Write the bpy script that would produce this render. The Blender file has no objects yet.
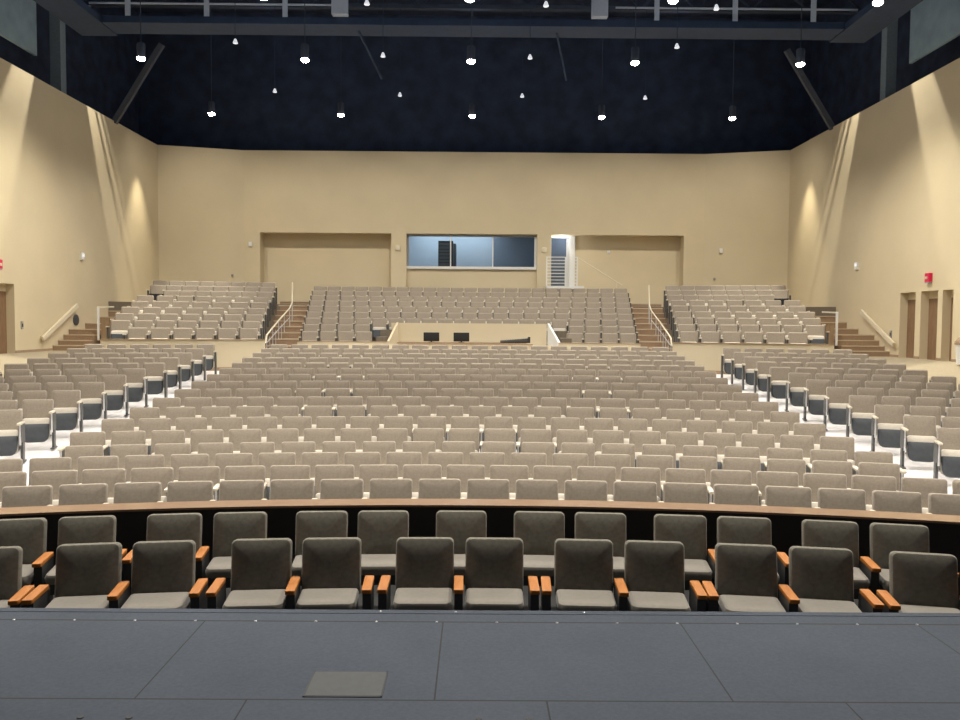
import bpy, bmesh, math, random
from mathutils import Vector, Matrix
random.seed(4)
C = bpy.context.scene.collection
PI = math.pi
R = math.radians

# ------------------------------------------------------------------ materials
def mat(name, col, rough=0.7, metal=0.0, noise=0.0, nscale=20.0, bump=0.0, bscale=200.0,
        emit=None, estr=0.0, coat=0.0, spec=0.5, col2=None, sheen=0.0):
    m = bpy.data.materials.new(name); m.use_nodes = True
    nt = m.node_tree; b = nt.nodes['Principled BSDF']
    b.inputs['Base Color'].default_value = (*col, 1)
    b.inputs['Roughness'].default_value = rough
    b.inputs['Metallic'].default_value = metal
    b.inputs['Specular IOR Level'].default_value = spec
    b.inputs['Coat Weight'].default_value = coat
    b.inputs['Sheen Weight'].default_value = sheen
    if emit:
        b.inputs['Emission Color'].default_value = (*emit, 1)
        b.inputs['Emission Strength'].default_value = estr
    tc = nt.nodes.new('ShaderNodeTexCoord')
    if noise or col2:
        n = nt.nodes.new('ShaderNodeTexNoise'); n.inputs['Scale'].default_value = nscale
        n.inputs['Detail'].default_value = 5
        nt.links.new(tc.outputs['Object'], n.inputs['Vector'])
        r = nt.nodes.new('ShaderNodeValToRGB')
        c2 = col2 or tuple(max(0, c*(1-noise)) for c in col)
        c1 = col if col2 else tuple(min(1, c*(1+noise)) for c in col)
        r.color_ramp.elements[0].position = 0.3; r.color_ramp.elements[1].position = 0.7
        r.color_ramp.elements[0].color = (*c2, 1); r.color_ramp.elements[1].color = (*c1, 1)
        nt.links.new(n.outputs['Fac'], r.inputs['Fac'])
        nt.links.new(r.outputs['Color'], b.inputs['Base Color'])
    if bump:
        n2 = nt.nodes.new('ShaderNodeTexNoise'); n2.inputs['Scale'].default_value = bscale
        nt.links.new(tc.outputs['Object'], n2.inputs['Vector'])
        bp = nt.nodes.new('ShaderNodeBump'); bp.inputs['Strength'].default_value = bump
        bp.inputs['Distance'].default_value = 0.01
        nt.links.new(n2.outputs['Fac'], bp.inputs['Height'])
        nt.links.new(bp.outputs['Normal'], b.inputs['Normal'])
    return m

def wood(name, c1, c2, rough=0.35, scale=(1, 12, 12), coat=0.2):
    m = mat(name, c1, rough, coat=coat)
    nt = m.node_tree; b = nt.nodes['Principled BSDF']
    tc = nt.nodes.new('ShaderNodeTexCoord'); mp = nt.nodes.new('ShaderNodeMapping')
    mp.inputs['Scale'].default_value = scale
    n = nt.nodes.new('ShaderNodeTexNoise'); n.inputs['Scale'].default_value = 3
    n.inputs['Detail'].default_value = 6; n.inputs['Distortion'].default_value = 0.6
    r = nt.nodes.new('ShaderNodeValToRGB')
    r.color_ramp.elements[0].position = 0.3; r.color_ramp.elements[1].position = 0.7
    r.color_ramp.elements[0].color = (*c2, 1); r.color_ramp.elements[1].color = (*c1, 1)
    L = nt.links.new
    L(tc.outputs['Object'], mp.inputs['Vector']); L(mp.outputs['Vector'], n.inputs['Vector'])
    L(n.outputs['Fac'], r.inputs['Fac']); L(r.outputs['Color'], b.inputs['Base Color'])
    return m

M = {}
M['wall'] = mat('beige_paint', (0.70, 0.60, 0.415), 0.85, noise=0.04, nscale=0.6, bump=0.08, bscale=60, spec=0.2)
M['wall_b'] = mat('cream_paint', (0.66, 0.57, 0.40), 0.85, noise=0.03, nscale=0.8, spec=0.2)
M['fabric'] = mat('taupe_fabric', (0.335, 0.285, 0.228), 0.9, noise=0.10, nscale=35, bump=0.25, bscale=500, spec=0.15, sheen=0.25)
M['cushion'] = mat('lit_taupe_fabric', (0.70, 0.64, 0.55), 0.85, noise=0.05, nscale=40, spec=0.2, sheen=0.3)  # seat fabric made lighter: overhead light on the tipped seats put into the colour
M['pan'] = mat('charcoal_plastic', (0.07, 0.078, 0.088), 0.55, noise=0.08, nscale=15, spec=0.3)
M['metal'] = mat('dark_grey_metal', (0.085, 0.085, 0.08), 0.45, metal=0.2, noise=0.05)
M['arm'] = mat('pale_wood_cap', (0.78, 0.70, 0.56), 0.3, noise=0.06, nscale=25, coat=0.4)
M['pitfab'] = mat('shaded_taupe_fabric', (0.165, 0.154, 0.125), 0.9, noise=0.14, nscale=30, bump=0.3, bscale=450, spec=0.15, sheen=0.12)  # same fabric as the house seats, darkened for the weak light in the pit
M['pitcush'] = mat('taupe_seat_fabric', (0.20, 0.182, 0.155), 0.85, noise=0.06, nscale=30, spec=0.2, sheen=0.3)
M['pitpan'] = mat('black_plastic', (0.03, 0.032, 0.034), 0.5, noise=0.1)
M['orange'] = wood('honey_oak', (0.43, 0.155, 0.018), (0.33, 0.105, 0.010), 0.65, (14, 2, 14), 0.0)
M['cap'] = wood('cherry_cap', (0.25, 0.15, 0.09), (0.18, 0.098, 0.055), 0.3, (2, 12, 12), 0.5)
M['railwall'] = mat('black_brown_panel', (0.022, 0.016, 0.013), 0.6, noise=0.15, nscale=8)
M['floor'] = mat('pale_concrete', (0.88, 0.86, 0.87), 0.5, noise=0.04, nscale=3, spec=0.4)
M['pitfloor'] = mat('dark_carpet', (0.02, 0.02, 0.02), 0.95, noise=0.2, nscale=60)
M['sidefloor'] = mat('beige_carpet', (0.40, 0.34, 0.235), 0.95, noise=0.06, nscale=20)
M['step'] = mat('brown_carpet', (0.36, 0.25, 0.16), 0.95, noise=0.12, nscale=25)
M['nosing'] = mat('tan_nosing', (0.62, 0.52, 0.37), 0.6, noise=0.05)
M['tier'] = mat('tier_carpet', (0.19, 0.155, 0.115), 0.95, noise=0.1, nscale=20)
M['doorwood'] = wood('brown_door_veneer', (0.27, 0.165, 0.095), (0.19, 0.11, 0.06), 0.5, (8, 8, 1), 0.05)
M['brownwood'] = wood('walnut_panel', (0.36, 0.25, 0.15), (0.27, 0.18, 0.10), 0.5, (8, 8, 1), 0.05)
M['white'] = mat('white_paint', (0.82, 0.82, 0.80), 0.45, noise=0.02)
M['railcream'] = mat('cream_rail_paint', (0.78, 0.70, 0.53), 0.4, noise=0.03)
M['steel'] = mat('silver_metal', (0.75, 0.75, 0.76), 0.35, metal=0.4, noise=0.03)
M['black'] = mat('matte_black', (0.012, 0.012, 0.013), 0.6, noise=0.1)
M['ceil'] = mat('navy_black_deck', (0.040, 0.052, 0.085), 0.9, noise=0.25, nscale=1.5, spec=0.1)
M['beam'] = mat('slate_beam', (0.045, 0.058, 0.088), 0.8, noise=0.15, nscale=2, spec=0.2)
M['catwalk'] = mat('slate_catwalk', (0.012, 0.030, 0.072), 0.7, noise=0.15, nscale=3)
M['catpost'] = mat('pale_steel_post', (0.42, 0.48, 0.58), 0.5, noise=0.05)
M['teal'] = mat('teal_grey_panel', (0.25, 0.34, 0.40), 0.8, noise=0.12, nscale=2.0)
M['column'] = mat('grey_column', (0.20, 0.25, 0.29), 0.8, noise=0.1)
M['brace'] = mat('grey_brace', (0.09, 0.10, 0.125), 0.7, noise=0.1)
M['lens'] = mat('lamp_lens', (1, 1, 1), 0.4, emit=(1.0, 0.97, 0.93), estr=60)
M['glow_white'] = mat('white_shade', (0.85, 0.87, 0.9), 0.5, emit=(0.85, 0.9, 1.0), estr=0.6)  # slight glow put into the white of the unlit shades
M['red'] = mat('red_plastic', (0.55, 0.008, 0.06), 0.4, emit=(0.8, 0.01, 0.08), estr=0.15)
M['grey'] = mat('grey_plastic', (0.35, 0.33, 0.31), 0.5, noise=0.03)
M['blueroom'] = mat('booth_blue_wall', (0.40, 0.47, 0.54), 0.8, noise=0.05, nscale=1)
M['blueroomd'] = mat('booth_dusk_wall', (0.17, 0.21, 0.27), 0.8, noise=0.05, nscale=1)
M['screw'] = mat('bright_screw', (0.9, 0.9, 0.88), 0.25, metal=0.7)
def glass_mat():
    m = bpy.data.materials.new('booth_glass'); m.use_nodes = True
    nt = m.node_tree; nt.nodes.clear()
    o = nt.nodes.new('ShaderNodeOutputMaterial'); mx = nt.nodes.new('ShaderNodeMixShader')
    t = nt.nodes.new('ShaderNodeBsdfTransparent'); g = nt.nodes.new('ShaderNodeBsdfGlossy')
    t.inputs['Color'].default_value = (0.82, 0.90, 0.97, 1)
    g.inputs['Roughness'].default_value = 0.03
    mx.inputs['Fac'].default_value = 0.07
    nt.links.new(t.outputs[0], mx.inputs[1]); nt.links.new(g.outputs[0], mx.inputs[2])
    nt.links.new(mx.outputs[0], o.inputs[0]); return m
M['glass'] = glass_mat()

def stage_mat():
    """slate painted sheets: four-foot seams along the stage, cross seams, scuffed noise"""
    m = mat('slate_stage_paint', (0.14, 0.155, 0.175), 0.6, spec=0.22)
    nt = m.node_tree; b = nt.nodes['Principled BSDF']; L = nt.links.new
    def N(t, **k):
        n = nt.nodes.new(t)
        for a, v in k.items(): setattr(n, a, v)
        return n
    tc = N('ShaderNodeTexCoord'); sp = N('ShaderNodeSeparateXYZ'); L(tc.outputs['Object'], sp.inputs[0])
    def math_(op, a, bb=None):
        n = N('ShaderNodeMath', operation=op)
        if isinstance(a, (int, float)): n.inputs[0].default_value = a
        else: L(a, n.inputs[0])
        if bb is not None:
            if isinstance(bb, (int, float)): n.inputs[1].default_value = bb
            else: L(bb, n.inputs[1])
        return n.outputs[0]
    x, y = sp.outputs[0], sp.outputs[1]
    def seam(v, period, off, w):
        a = math_('ADD', v, off + 1000*period); a = math_('MODULO', a, period)
        a = math_('SUBTRACT', a, period/2); a = math_('ABSOLUTE', a)
        return math_('LESS_THAN', a, w/2)
    front = math_('MULTIPLY', seam(x, 1.2, 0.63, 0.007), math_('MULTIPLY', math_('GREATER_THAN', y, 3.137), math_('LESS_THAN', y, 3.975)))
    back = math_('MULTIPLY', seam(x, 1.2, 0.18, 0.007), math_('LESS_THAN', y, 3.137))
    cross = seam(y, 1.9, -3.137+0.95, 0.010)
    nos = math_('LESS_THAN', math_('ABSOLUTE', math_('SUBTRACT', y, 3.975)), 0.007)
    s = math_('MAXIMUM', math_('MAXIMUM', front, back), math_('MAXIMUM', cross, nos))
    n1 = N('ShaderNodeTexNoise'); n1.inputs['Scale'].default_value = 1.3; n1.inputs['Detail'].default_value = 8
    n2 = N('ShaderNodeTexNoise'); n2.inputs['Scale'].default_value = 70; n2.inputs['Detail'].default_value = 4
    L(tc.outputs['Object'], n1.inputs['Vector']); L(tc.outputs['Object'], n2.inputs['Vector'])
    f = math_('ADD', math_('MULTIPLY', n1.outputs['Fac'], 0.55), math_('MULTIPLY', n2.outputs['Fac'], 0.45))
    r = N('ShaderNodeValToRGB'); r.color_ramp.elements[0].position = 0.32; r.color_ramp.elements[1].position = 0.68
    r.color_ramp.elements[0].color = (0.022, 0.032, 0.050, 1); r.color_ramp.elements[1].color = (0.046, 0.060, 0.084, 1)
    L(f, r.inputs['Fac'])
    mx = N('ShaderNodeMix', data_type='RGBA'); mx.inputs['B'].default_value = (0.006, 0.007, 0.009, 1)
    L(s, mx.inputs['Factor']); L(r.outputs['Color'], mx.inputs['A']); L(mx.outputs['Result'], b.inputs['Base Color'])
    return m
M['stage'] = stage_mat()

# ------------------------------------------------------------------ mesh helpers
class MB:
    """collects polygons with material slots and links them as ONE mesh object"""
    def __init__(self): self.v = []; self.f = []; self.mi = []; self.mats = []
    def slot(self, m):
        if m not in self.mats: self.mats.append(m)
        return self.mats.index(m)
    def add(self, vs, fs, m, T=None):
        o = len(self.v); s = self.slot(m)
        self.v += [tuple(T @ Vector(p)) if T else tuple(p) for p in vs]
        self.f += [tuple(i+o for i in f) for f in fs]; self.mi += [s]*len(fs)
        return self
    def box(self, x0, x1, y0, y1, z0, z1, m, T=None):
        vs = [(x, y, z) for z in (z0, z1) for y in (y0, y1) for x in (x0, x1)]
        fs = [(0, 2, 3, 1), (4, 5, 7, 6), (0, 1, 5, 4), (2, 6, 7, 3), (0, 4, 6, 2), (1, 3, 7, 5)]
        return self.add(vs, fs, m, T)
    def bar(self, a, b, w, h, m):
        a, b = Vector(a), Vector(b); d = b-a; L = d.length; d.normalize()
        up = Vector((0, 0, 1)) if abs(d.z) < 0.95 else Vector((1, 0, 0))
        s = d.cross(up).normalized(); u = s.cross(d)
        vs = []
        for p in (a, b):
            for i, j in ((-1, -1), (1, -1), (1, 1), (-1, 1)): vs.append(p + s*(i*w/2) + u*(j*h/2))
        fs = [(3, 2, 1, 0), (4, 5, 6, 7), (0, 1, 5, 4), (1, 2, 6, 5), (2, 3, 7, 6), (3, 0, 4, 7)]
        return self.add(vs, fs, m)
    def tube(self, pts, r, m, n=8):
        pts = [Vector(p) for p in pts]; vs = []; fs = []
        for k, p in enumerate(pts):
            d = (pts[min(k+1, len(pts)-1)] - pts[max(k-1, 0)]).normalized()
            up = Vector((0, 0, 1)) if abs(d.z) < 0.95 else Vector((1, 0, 0))
            s = d.cross(up).normalized(); u = s.cross(d)
            for i in range(n):
                a = 2*PI*i/n; vs.append(p + s*math.cos(a)*r + u*math.sin(a)*r)
        for k in range(len(pts)-1):
            for i in range(n):
                j = (i+1) % n; fs.append((k*n+i, k*n+j, (k+1)*n+j, (k+1)*n+i))
        fs.append(tuple(range(n-1, -1, -1))); fs.append(tuple((len(pts)-1)*n+i for i in range(n)))
        return self.add(vs, fs, m)
    def lathe(self, prof, m, n=16, loc=(0, 0, 0)):
        vs = []; fs = []
        for (r, z) in prof:
            for i in range(n):
                a = 2*PI*i/n; vs.append((loc[0]+r*math.cos(a), loc[1]+r*math.sin(a), loc[2]+z))
        for k in range(len(prof)-1):
            for i in range(n):
                j = (i+1) % n; fs.append((k*n+i, k*n+j, (k+1)*n+j, (k+1)*n+i))
        fs.append(tuple(range(n-1, -1, -1))); fs.append(tuple((len(prof)-1)*n+i for i in range(n)))
        return self.add(vs, fs, m)
    def prism(self, poly, z0, z1, m, mtop=None):
        """vertical prism over an xy polygon (counter-clockwise)"""
        n = len(poly)
        vs = [(x, y, z0) for x, y in poly] + [(x, y, z1) for x, y in poly]
        self.add(vs, [tuple(range(n-1, -1, -1))] + [(i, (i+1) % n, n+(i+1) % n, n+i) for i in range(n)], m)
        self.add([(x, y, z1) for x, y in poly], [tuple(range(n))], mtop or m)
        return self
    def mesh(self, name, smooth=False):
        me = bpy.data.meshes.new(name)
        me.from_pydata(self.v, [], self.f)
        for m in self.mats: me.materials.append(m)
        me.polygons.foreach_set('material_index', self.mi)
        me.update()
        bm = bmesh.new(); bm.from_mesh(me); bmesh.ops.recalc_face_normals(bm, faces=bm.faces); bm.to_mesh(me); bm.free()
        if smooth:
            me.polygons.foreach_set('use_smooth', [True]*len(me.polygons))
            me.set_sharp_from_angle(angle=R(40))
        me.update(); return me
    def build(self, name, parent=None, smooth=False, loc=None, rz=0, **props):
        o = bpy.data.objects.new(name, self.mesh(name, smooth)); C.objects.link(o)
        if parent: o.parent = parent
        if loc: o.location = loc
        if rz: o.rotation_euler.z = rz
        for k, v in props.items(): o[k] = v
        return o

def struct(mb, name, parent=None, **k): 
    return mb.build(name, parent, **({'kind': 'structure'} if not parent else {}), **k)

def empty(name, loc=(0, 0, 0), rz=0, **props):
    o = bpy.data.objects.new(name, None); C.objects.link(o)
    o.location = loc; o.rotation_euler.z = rz; o.empty_display_size = 0.1
    for k, v in props.items(): o[k] = v
    return o

def outline(w, h, rt, rb, seg):
    """rounded rectangle in xz, bottom at 0: rt top corner radius, rb bottom corner radius"""
    pts = []
    for cx, cz, r, a0 in ((w/2-rb, rb, rb, -90), (w/2-rt, h-rt, rt, 0), (-w/2+rt, h-rt, rt, 90), (-w/2+rb, rb, rb, 180)):
        for i in range(seg+1):
            a = R(a0 + 90*i/seg); pts.append((cx + r*math.cos(a), cz + r*math.sin(a)))
    return pts

def slab(mb, w, h, t, rt, rb, bev, m, T, seg=4, puff=0.0, fine=True):
    """upholstered slab: outline in xz, thickness along y (front face at -y), softened edges"""
    o = outline(w, h, rt, rb, seg); n = len(o); cz = h/2
    def ring(ins, y):
        fx, fz = (w/2-ins)/(w/2), (h/2-ins)/(h/2)
        return [(x*fx, y, cz+(z-cz)*fz) for x, z in o]
    if fine:
        lv = [(bev, t/2), (bev*0.3, t/2-bev*0.3), (0, t/2-bev), (0, -t/2+bev), (bev*0.3, -t/2+bev*0.3), (bev, -t/2)]
    else:
        lv = [(bev, t/2), (0, t/2-bev), (0, -t/2+bev), (bev, -t/2)]
    if puff: lv += [(min(w, h)*0.22, -t/2-puff*0.8), (min(w, h)*0.38, -t/2-puff)]
    vs = []; fs = []
    for l in lv: vs += ring(*l)
    for k in range(len(lv)-1):
        for i in range(n):
            j = (i+1) % n; fs.append((k*n+i, (k+1)*n+i, (k+1)*n+j, k*n+j))
    fs.append(tuple(range(n))); fs.append(tuple((len(lv)-1)*n+i for i in range(n-1, -1, -1)))
    mb.add(vs, fs, m, T); return mb

def XF(loc, rx=0, rz=0, ry=0):
    return Matrix.Translation(loc) @ Matrix.Rotation(rz, 4, 'Z') @ Matrix.Rotation(ry, 4, 'Y') @ Matrix.Rotation(rx, 4, 'X')

ORD = ('first second third fourth fifth sixth seventh eighth ninth tenth eleventh twelfth thirteenth fourteenth fifteenth '
       'sixteenth seventeenth eighteenth nineteenth twentieth twenty-first twenty-second twenty-third twenty-fourth twenty-fifth').split()

# ------------------------------------------------------------------ plan of the house (metres; arcs round one centre behind the stage)
A0 = 11.7                                    # arc centre at (0,-A0); r = distance from it minus A0
def P(r, th): return ((r+A0)*math.sin(th), (r+A0)*math.cos(th)-A0)
def rad(x, y): return math.hypot(x, y+A0)-A0
def sst(a, b, x): t = max(0, min(1, (x-a)/(b-a))); return t*t*(3-2*t)
def fl(r):
    if r < 9.8: return 0.0
    if r < 11.87: return 0.015*(r-9.8)
    return 0.031+0.0945*(r-11.87)
def floor_z(x, y):
    z = min(1.40, fl(rad(x, y)))
    w = sst(11.0, 13.2, abs(x))*sst(19.0, 22.6, y)
    return z*(1-w)+1.62*w
WX, WTOP, BY = 13.72, 10.2, 36.0
STZ = 1.135

# ------------------------------------------------------------------ camera
cam = bpy.data.cameras.new('camera'); cam.sensor_width = 36; cam.lens = 36*800/960
cam.clip_end = 200
co = bpy.data.objects.new('camera', cam); C.objects.link(co)
yaw = math.atan(4/800); pitch = math.atan(38/800); roll = R(0.42)
fw = Vector((math.sin(yaw)*math.cos(pitch), math.cos(yaw)*math.cos(pitch), -math.sin(pitch)))
rt = Vector((math.cos(yaw), -math.sin(yaw), 0)); up = rt.cross(fw)
rt2 = rt*math.cos(roll)+up*math.sin(roll); up2 = up*math.cos(roll)-rt*math.sin(roll)
mw = Matrix((rt2, up2, -fw)).transposed().to_4x4(); mw.translation = (0.127, 0, 2.65)
co.matrix_world = mw
bpy.context.scene.camera = co
def px(p):
    d = Vector(p)-Vector((0.127, 0, 2.65)); z = d.dot(fw)
    return (480+800*d.dot(rt2)/z, 360-800*d.dot(up2)/z) if z > 0 else (-1e4, -1e4)

# ------------------------------------------------------------------ stage and pit
s = MB(); s.box(-9, 9, -3, 4.12, 0.98, STZ, M['stage']); struct(s, 'floor_stage')
s = MB(); s.box(-9, 9, 4.00, 4.08, 0, 0.98, M['black']); struct(s, 'wall_stage')
noz = MB().box(-9, 9, 4.085, 4.135, STZ-0.09, STZ+0.002, M['stage']); nz = struct(noz, 'trim_1')
sx = MB().lathe([(0.0075, 0), (0.006, 0.003), (0.002, 0.004)], M['screw'], 8).mesh('screw')
for i in range(-8, 9):
    o = bpy.data.objects.new('screw', sx); C.objects.link(o); o.parent = nz
    o.location = (-0.062+0.304*i, 3.972, STZ)
for X in (-0.36, 0.03, 0.70):
    o = bpy.data.objects.new('screw', sx); C.objects.link(o); o.parent = nz; o.location = (X, 4.11, STZ+0.002)
h = MB(); h.box(-0.555, -0.25, 3.165, 3.385, STZ, STZ+0.004, mat('hatch_paint', (0.032, 0.037, 0.039), 0.6, noise=0.12, nscale=30))
hat = h.build('floor_hatch', label='small dark square hatch lid set into the slate stage floor', category='hatch')
hf = MB()
for q in ((-0.562, -0.555, 3.158, 3.392), (-0.25, -0.243, 3.158, 3.392), (-0.562, -0.243, 3.385, 3.392), (-0.562, -0.243, 3.158, 3.165)):
    hf.box(*q, STZ, STZ+0.003, M['black'])
hf.build('hatch_frame', hat)
for k, (X, w) in enumerate(((-1.37, 'left one of the pair near the left corner'), (-1.185, 'right one of the pair near the left corner'),
                            (0.148, 'left one of the pair at middle'), (0.338, 'right one of the pair at middle'),
                            (1.60, 'left one of the pair at the right'), (1.79, 'right one of the pair at the right'))):
    b = MB().lathe([(0.013, 0), (0.013, 0.003), (0.010, 0.004)], M['black'], 12)
    b.build('floor_socket', loc=(X, 2.985, STZ), label='black round stage floor socket, '+w, category='socket', group='stage floor sockets')
s = MB(); s.box(-12, 12, 3.9, 9.6, -0.12, -0.02, M['pitfloor']); struct(s, 'floor_pit')

def arc_poly(r0, r1, t0, t1, n=24):
    a = [P(r0, t0+(t1-t0)*i/n) for i in range(n+1)]; b = [P(r1, t0+(t1-t0)*i/n) for i in range(n+1)]
    return a, b
def arc_slab(mb, r0, r1, t0, t1, z0, z1, m, n=24, mtop=None):
    a, b = arc_poly(r0, r1, t0, t1, n)
    vs = [(x, y, z) for z in (z0, z1) for P_ in (a, b) for x, y in P_]
    N = n+1; fs = []; ft = []
    for i in range(n):
        fs.append((i, i+1, N+i+1, N+i))
        ft.append((2*N+i, 3*N+i, 3*N+i+1, 2*N+i+1))
        fs.append((i, 2*N+i, 2*N+i+1, i+1)); fs.append((N+i, N+i+1, 3*N+i+1, 3*N+i))
    fs.append((0, N, 3*N, 2*N)); fs.append((n, 2*N+n, 3*N+n, N+n))
    mb.add(vs, fs, m); mb.add(vs, ft, mtop or m)
    return mb
TW = R(30)
s = MB(); arc_slab(s, 8.26, 8.36, -TW, TW, -0.1, 0.733, M['railwall'], 60); struct(s, 'wall_pit')
s = MB(); arc_slab(s, 8.20, 8.50, -TW, TW, 0.733, 0.755, M['cap'], 80); struct(s, 'trim_2')

# house floor
nr, ntk = 100, 80
g = MB(); vs = []; fs = []; fs2 = []
for i in range(nr+1):
    r = 8.30+(29.5-8.30)*i/nr
    for j in range(ntk+1):
        th = R(-40+80*j/ntk); x, y = P(r, th); x = max(-WX-0.1, min(WX+0.1, x)); vs.append((x, y, floor_z(x, y)-0.004))
for i in range(nr):
    for j in range(ntk):
        q = (i*(ntk+1)+j, i*(ntk+1)+j+1, (i+1)*(ntk+1)+j+1, (i+1)*(ntk+1)+j)
        (fs2 if abs(vs[q[0]][0]) > 10.7 else fs).append(q)
g.add(vs, fs, M['floor']); g.add(vs, fs2, M['sidefloor'])
struct(g, 'floor', smooth=True)

# ------------------------------------------------------------------ theatre seat
def seat_parts(fine=True):
    seg = 4 if fine else 2
    d = {}
    tilt = -R(11)
    def back():
        mb = MB(); slab(mb, 0.485, 0.50, 0.10, 0.034, 0.03, 0.03, M['fabric'], XF((0, -0.055, 0.36), tilt), seg, 0.008 if fine else 0, fine); return mb
    def cush():
        mb = MB(); slab(mb, 0.45, 0.40, 0.10, 0.05, 0.06, 0.03, M['cushion'], XF((0, -0.225, 0.145), -R(14)), seg, 0, fine); return mb
    def pan():
        mb = MB(); slab(mb, 0.44, 0.325, 0.05, 0.02, 0.11, 0.018, M['pan'], XF((0, -0.285, 0.125), -R(14)), seg, 0.012 if fine else 0, fine); return mb
    d['backrest'], d['seat_cushion'], d['seat_pan'] = back(), cush(), pan()
    return d
def arm_mb(x, fine=True):
    mb = MB(); slab(mb, 0.062, 0.30, 0.035, 0.015, 0.015, 0.008, M['arm'], XF((x, -0.13, 0.655), R(90)) , 2, 0, fine); return mb
def std_mb(x):
    mb = MB(); mb.box(x-0.022, x+0.022, -0.33, -0.09, 0.34, 0.64, M['metal']); mb.box(x-0.020, x+0.020, -0.24, -0.12, 0.0, 0.345, M['metal'])
    mb.box(x-0.03, x+0.03, -0.34, -0.05, 0.0, 0.022, M['metal']); mb.box(x-0.014, x+0.014, -0.338, -0.33, 0.30, 0.63, M['steel']); return mb
PF = {k: v.mesh(k, True) for k, v in seat_parts(True).items()}
HP = 0.283
arm_me = {s_: arm_mb(s_*HP).mesh('armrest', True) for s_ in (-1, 1)}
std_me = {s_: std_mb(s_*HP).mesh('standard') for s_ in (-1, 1)}
LOW = MB()
for mb in seat_parts(False).values():
    for s0, m in enumerate(mb.mats): LOW.add(mb.v, [f for f, i in zip(mb.f, mb.mi) if i == s0], m)
LOWARM = {}
for s_ in (-1, 1):
    L_ = MB(); L_.box(s_*HP-0.031, s_*HP+0.031, -0.43, -0.13, 0.64, 0.675, M['arm'])
    L_.box(s_*HP-0.022, s_*HP+0.022, -0.33, -0.1, 0.0, 0.64, M['metal']); LOWARM[s_] = L_

def part(name, me, parent):
    o = bpy.data.objects.new(name, me); C.objects.link(o); o.parent = parent; return o
mass = MB()
def mass_add(src, T):
    for s0, m in enumerate(src.mats):
        mass.add(src.v, [f for f, i in zip(src.f, src.mi) if i == s0], m, T)

proto = {}
def make_seat(x, y, z, rz, label, last):
    """first call builds the seat, later calls copy it part by part"""
    root = empty('theatre_seat', (x, y, z), rz, label=label, category='theatre seat', group='taupe folding seats on the main floor')
    if not proto:
        for k, me in PF.items(): proto[k] = part(k, me, root)
        proto['armrest'] = part('armrest', arm_me[-1], root); proto['standard'] = part('standard', std_me[-1], root)
    else:
        for k, o in list(proto.items()):
            c = o.copy(); C.objects.link(c); c.parent = root
    if last:
        part('armrest', arm_me[1], root); part('standard', std_me[1], root)
def mass_seat(x, y, z, rz, last, sx=1.0):
    T = Matrix.Translation((x, y, z)) @ Matrix.Rotation(rz, 4, 'Z') @ Matrix.Diagonal((sx, 1, 1, 1))
    mass_add(LOW, T); mass_add(LOWARM[-1], T)
    if last: mass_add(LOWARM[1], T)

# rows of the centre block: (anchor of one seat gap, pitch) in metres along the arc, or a count of seats
RR = lambda k: 9.07+0.893*(k-1)
rows = {1: (0.0, 0.556), 2: (-0.265, 0.545), 3: (0.005, 0.567), 4: (0.175, 0.586)}
cnt = {5: 21, 6: 21, 7: 20, 8: 21, 9: 20, 10: 21, 11: 20, 12: 21, 13: 20, 14: 21, 15: 20, 16: 21, 17: 20}
edge = lambda k: (-(6.08-0.045*(k-4)) if k < 10 else -5.83, (5.97-0.04*(k-4)) if k < 10 else 5.73)
NLAST = 12                                     # centre rows built seat by seat
n_ind = 0
jobs = []
for k in range(1, 18):
    r = RR(k)
    if k in rows:
        a, p = rows[k]; L_, R_ = (-6.25, 6.1) if k > 2 else (-6.3, 6.3)
        i0 = math.ceil((L_-a)/p); i1 = math.floor((R_-a)/p)
        cs = [a+p*(i+0.5) for i in range(i0, i1)]
    else:
        L_, R_ = edge(k); n = cnt[k]; p = (R_-L_)/n; cs = [L_+p*(i+0.5) for i in range(n)]
    seen = 0
    for i, c in enumerate(cs):
        th = c/(r+A0); x, y = P(r, th); z = floor_z(x, y); q = px((x, y, z+0.75))
        last = i == len(cs)-1
        inview = -16 < q[0] < 976
        if k <= NLAST and inview:
            jobs.append((x, y, z, -th, 'taupe folding theatre seat, %s from the left in the %s row behind the wood rail' % (ORD[seen], ORD[k-1]), last))
            seen += 1
        else: mass_seat(x, y, z, -th, last)
# side blocks: six seats a row, seven rows nearest the eye built seat by seat
NSIDE = 12
for side, sg in (('left', -1), ('right', 1)):
    vis = 0
    for k in range(3, 18):
        r = RR(k)+0.03
        inner = (7.46-0.035*(k-6) if k < 13 else 7.16) + (0.10 if sg < 0 else -0.02)
        ncols = 6; p = 0.58; seen = 0; got = False
        for i in range(ncols):
            c = sg*(inner+p*(i+0.5)); th = c/(r+A0); x, y = P(r, th); z = floor_z(x, y); q = px((x, y, z+0.7))
            inview = -12 < q[0] < 972 
            last = i == (ncols-1 if sg > 0 else 0)
            if k <= NSIDE and inview:
                if not got: got = True; vis += 1
                jobs.append((x, y, z, -th, 'taupe theatre seat, %s from the aisle in the %s visible row of the %s block' % (ORD[i], ORD[vis-1], side), last))
            else: mass_seat(x, y, z, -th, last)
for j in jobs: make_seat(*j)
print('individual seats', len(jobs))

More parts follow.
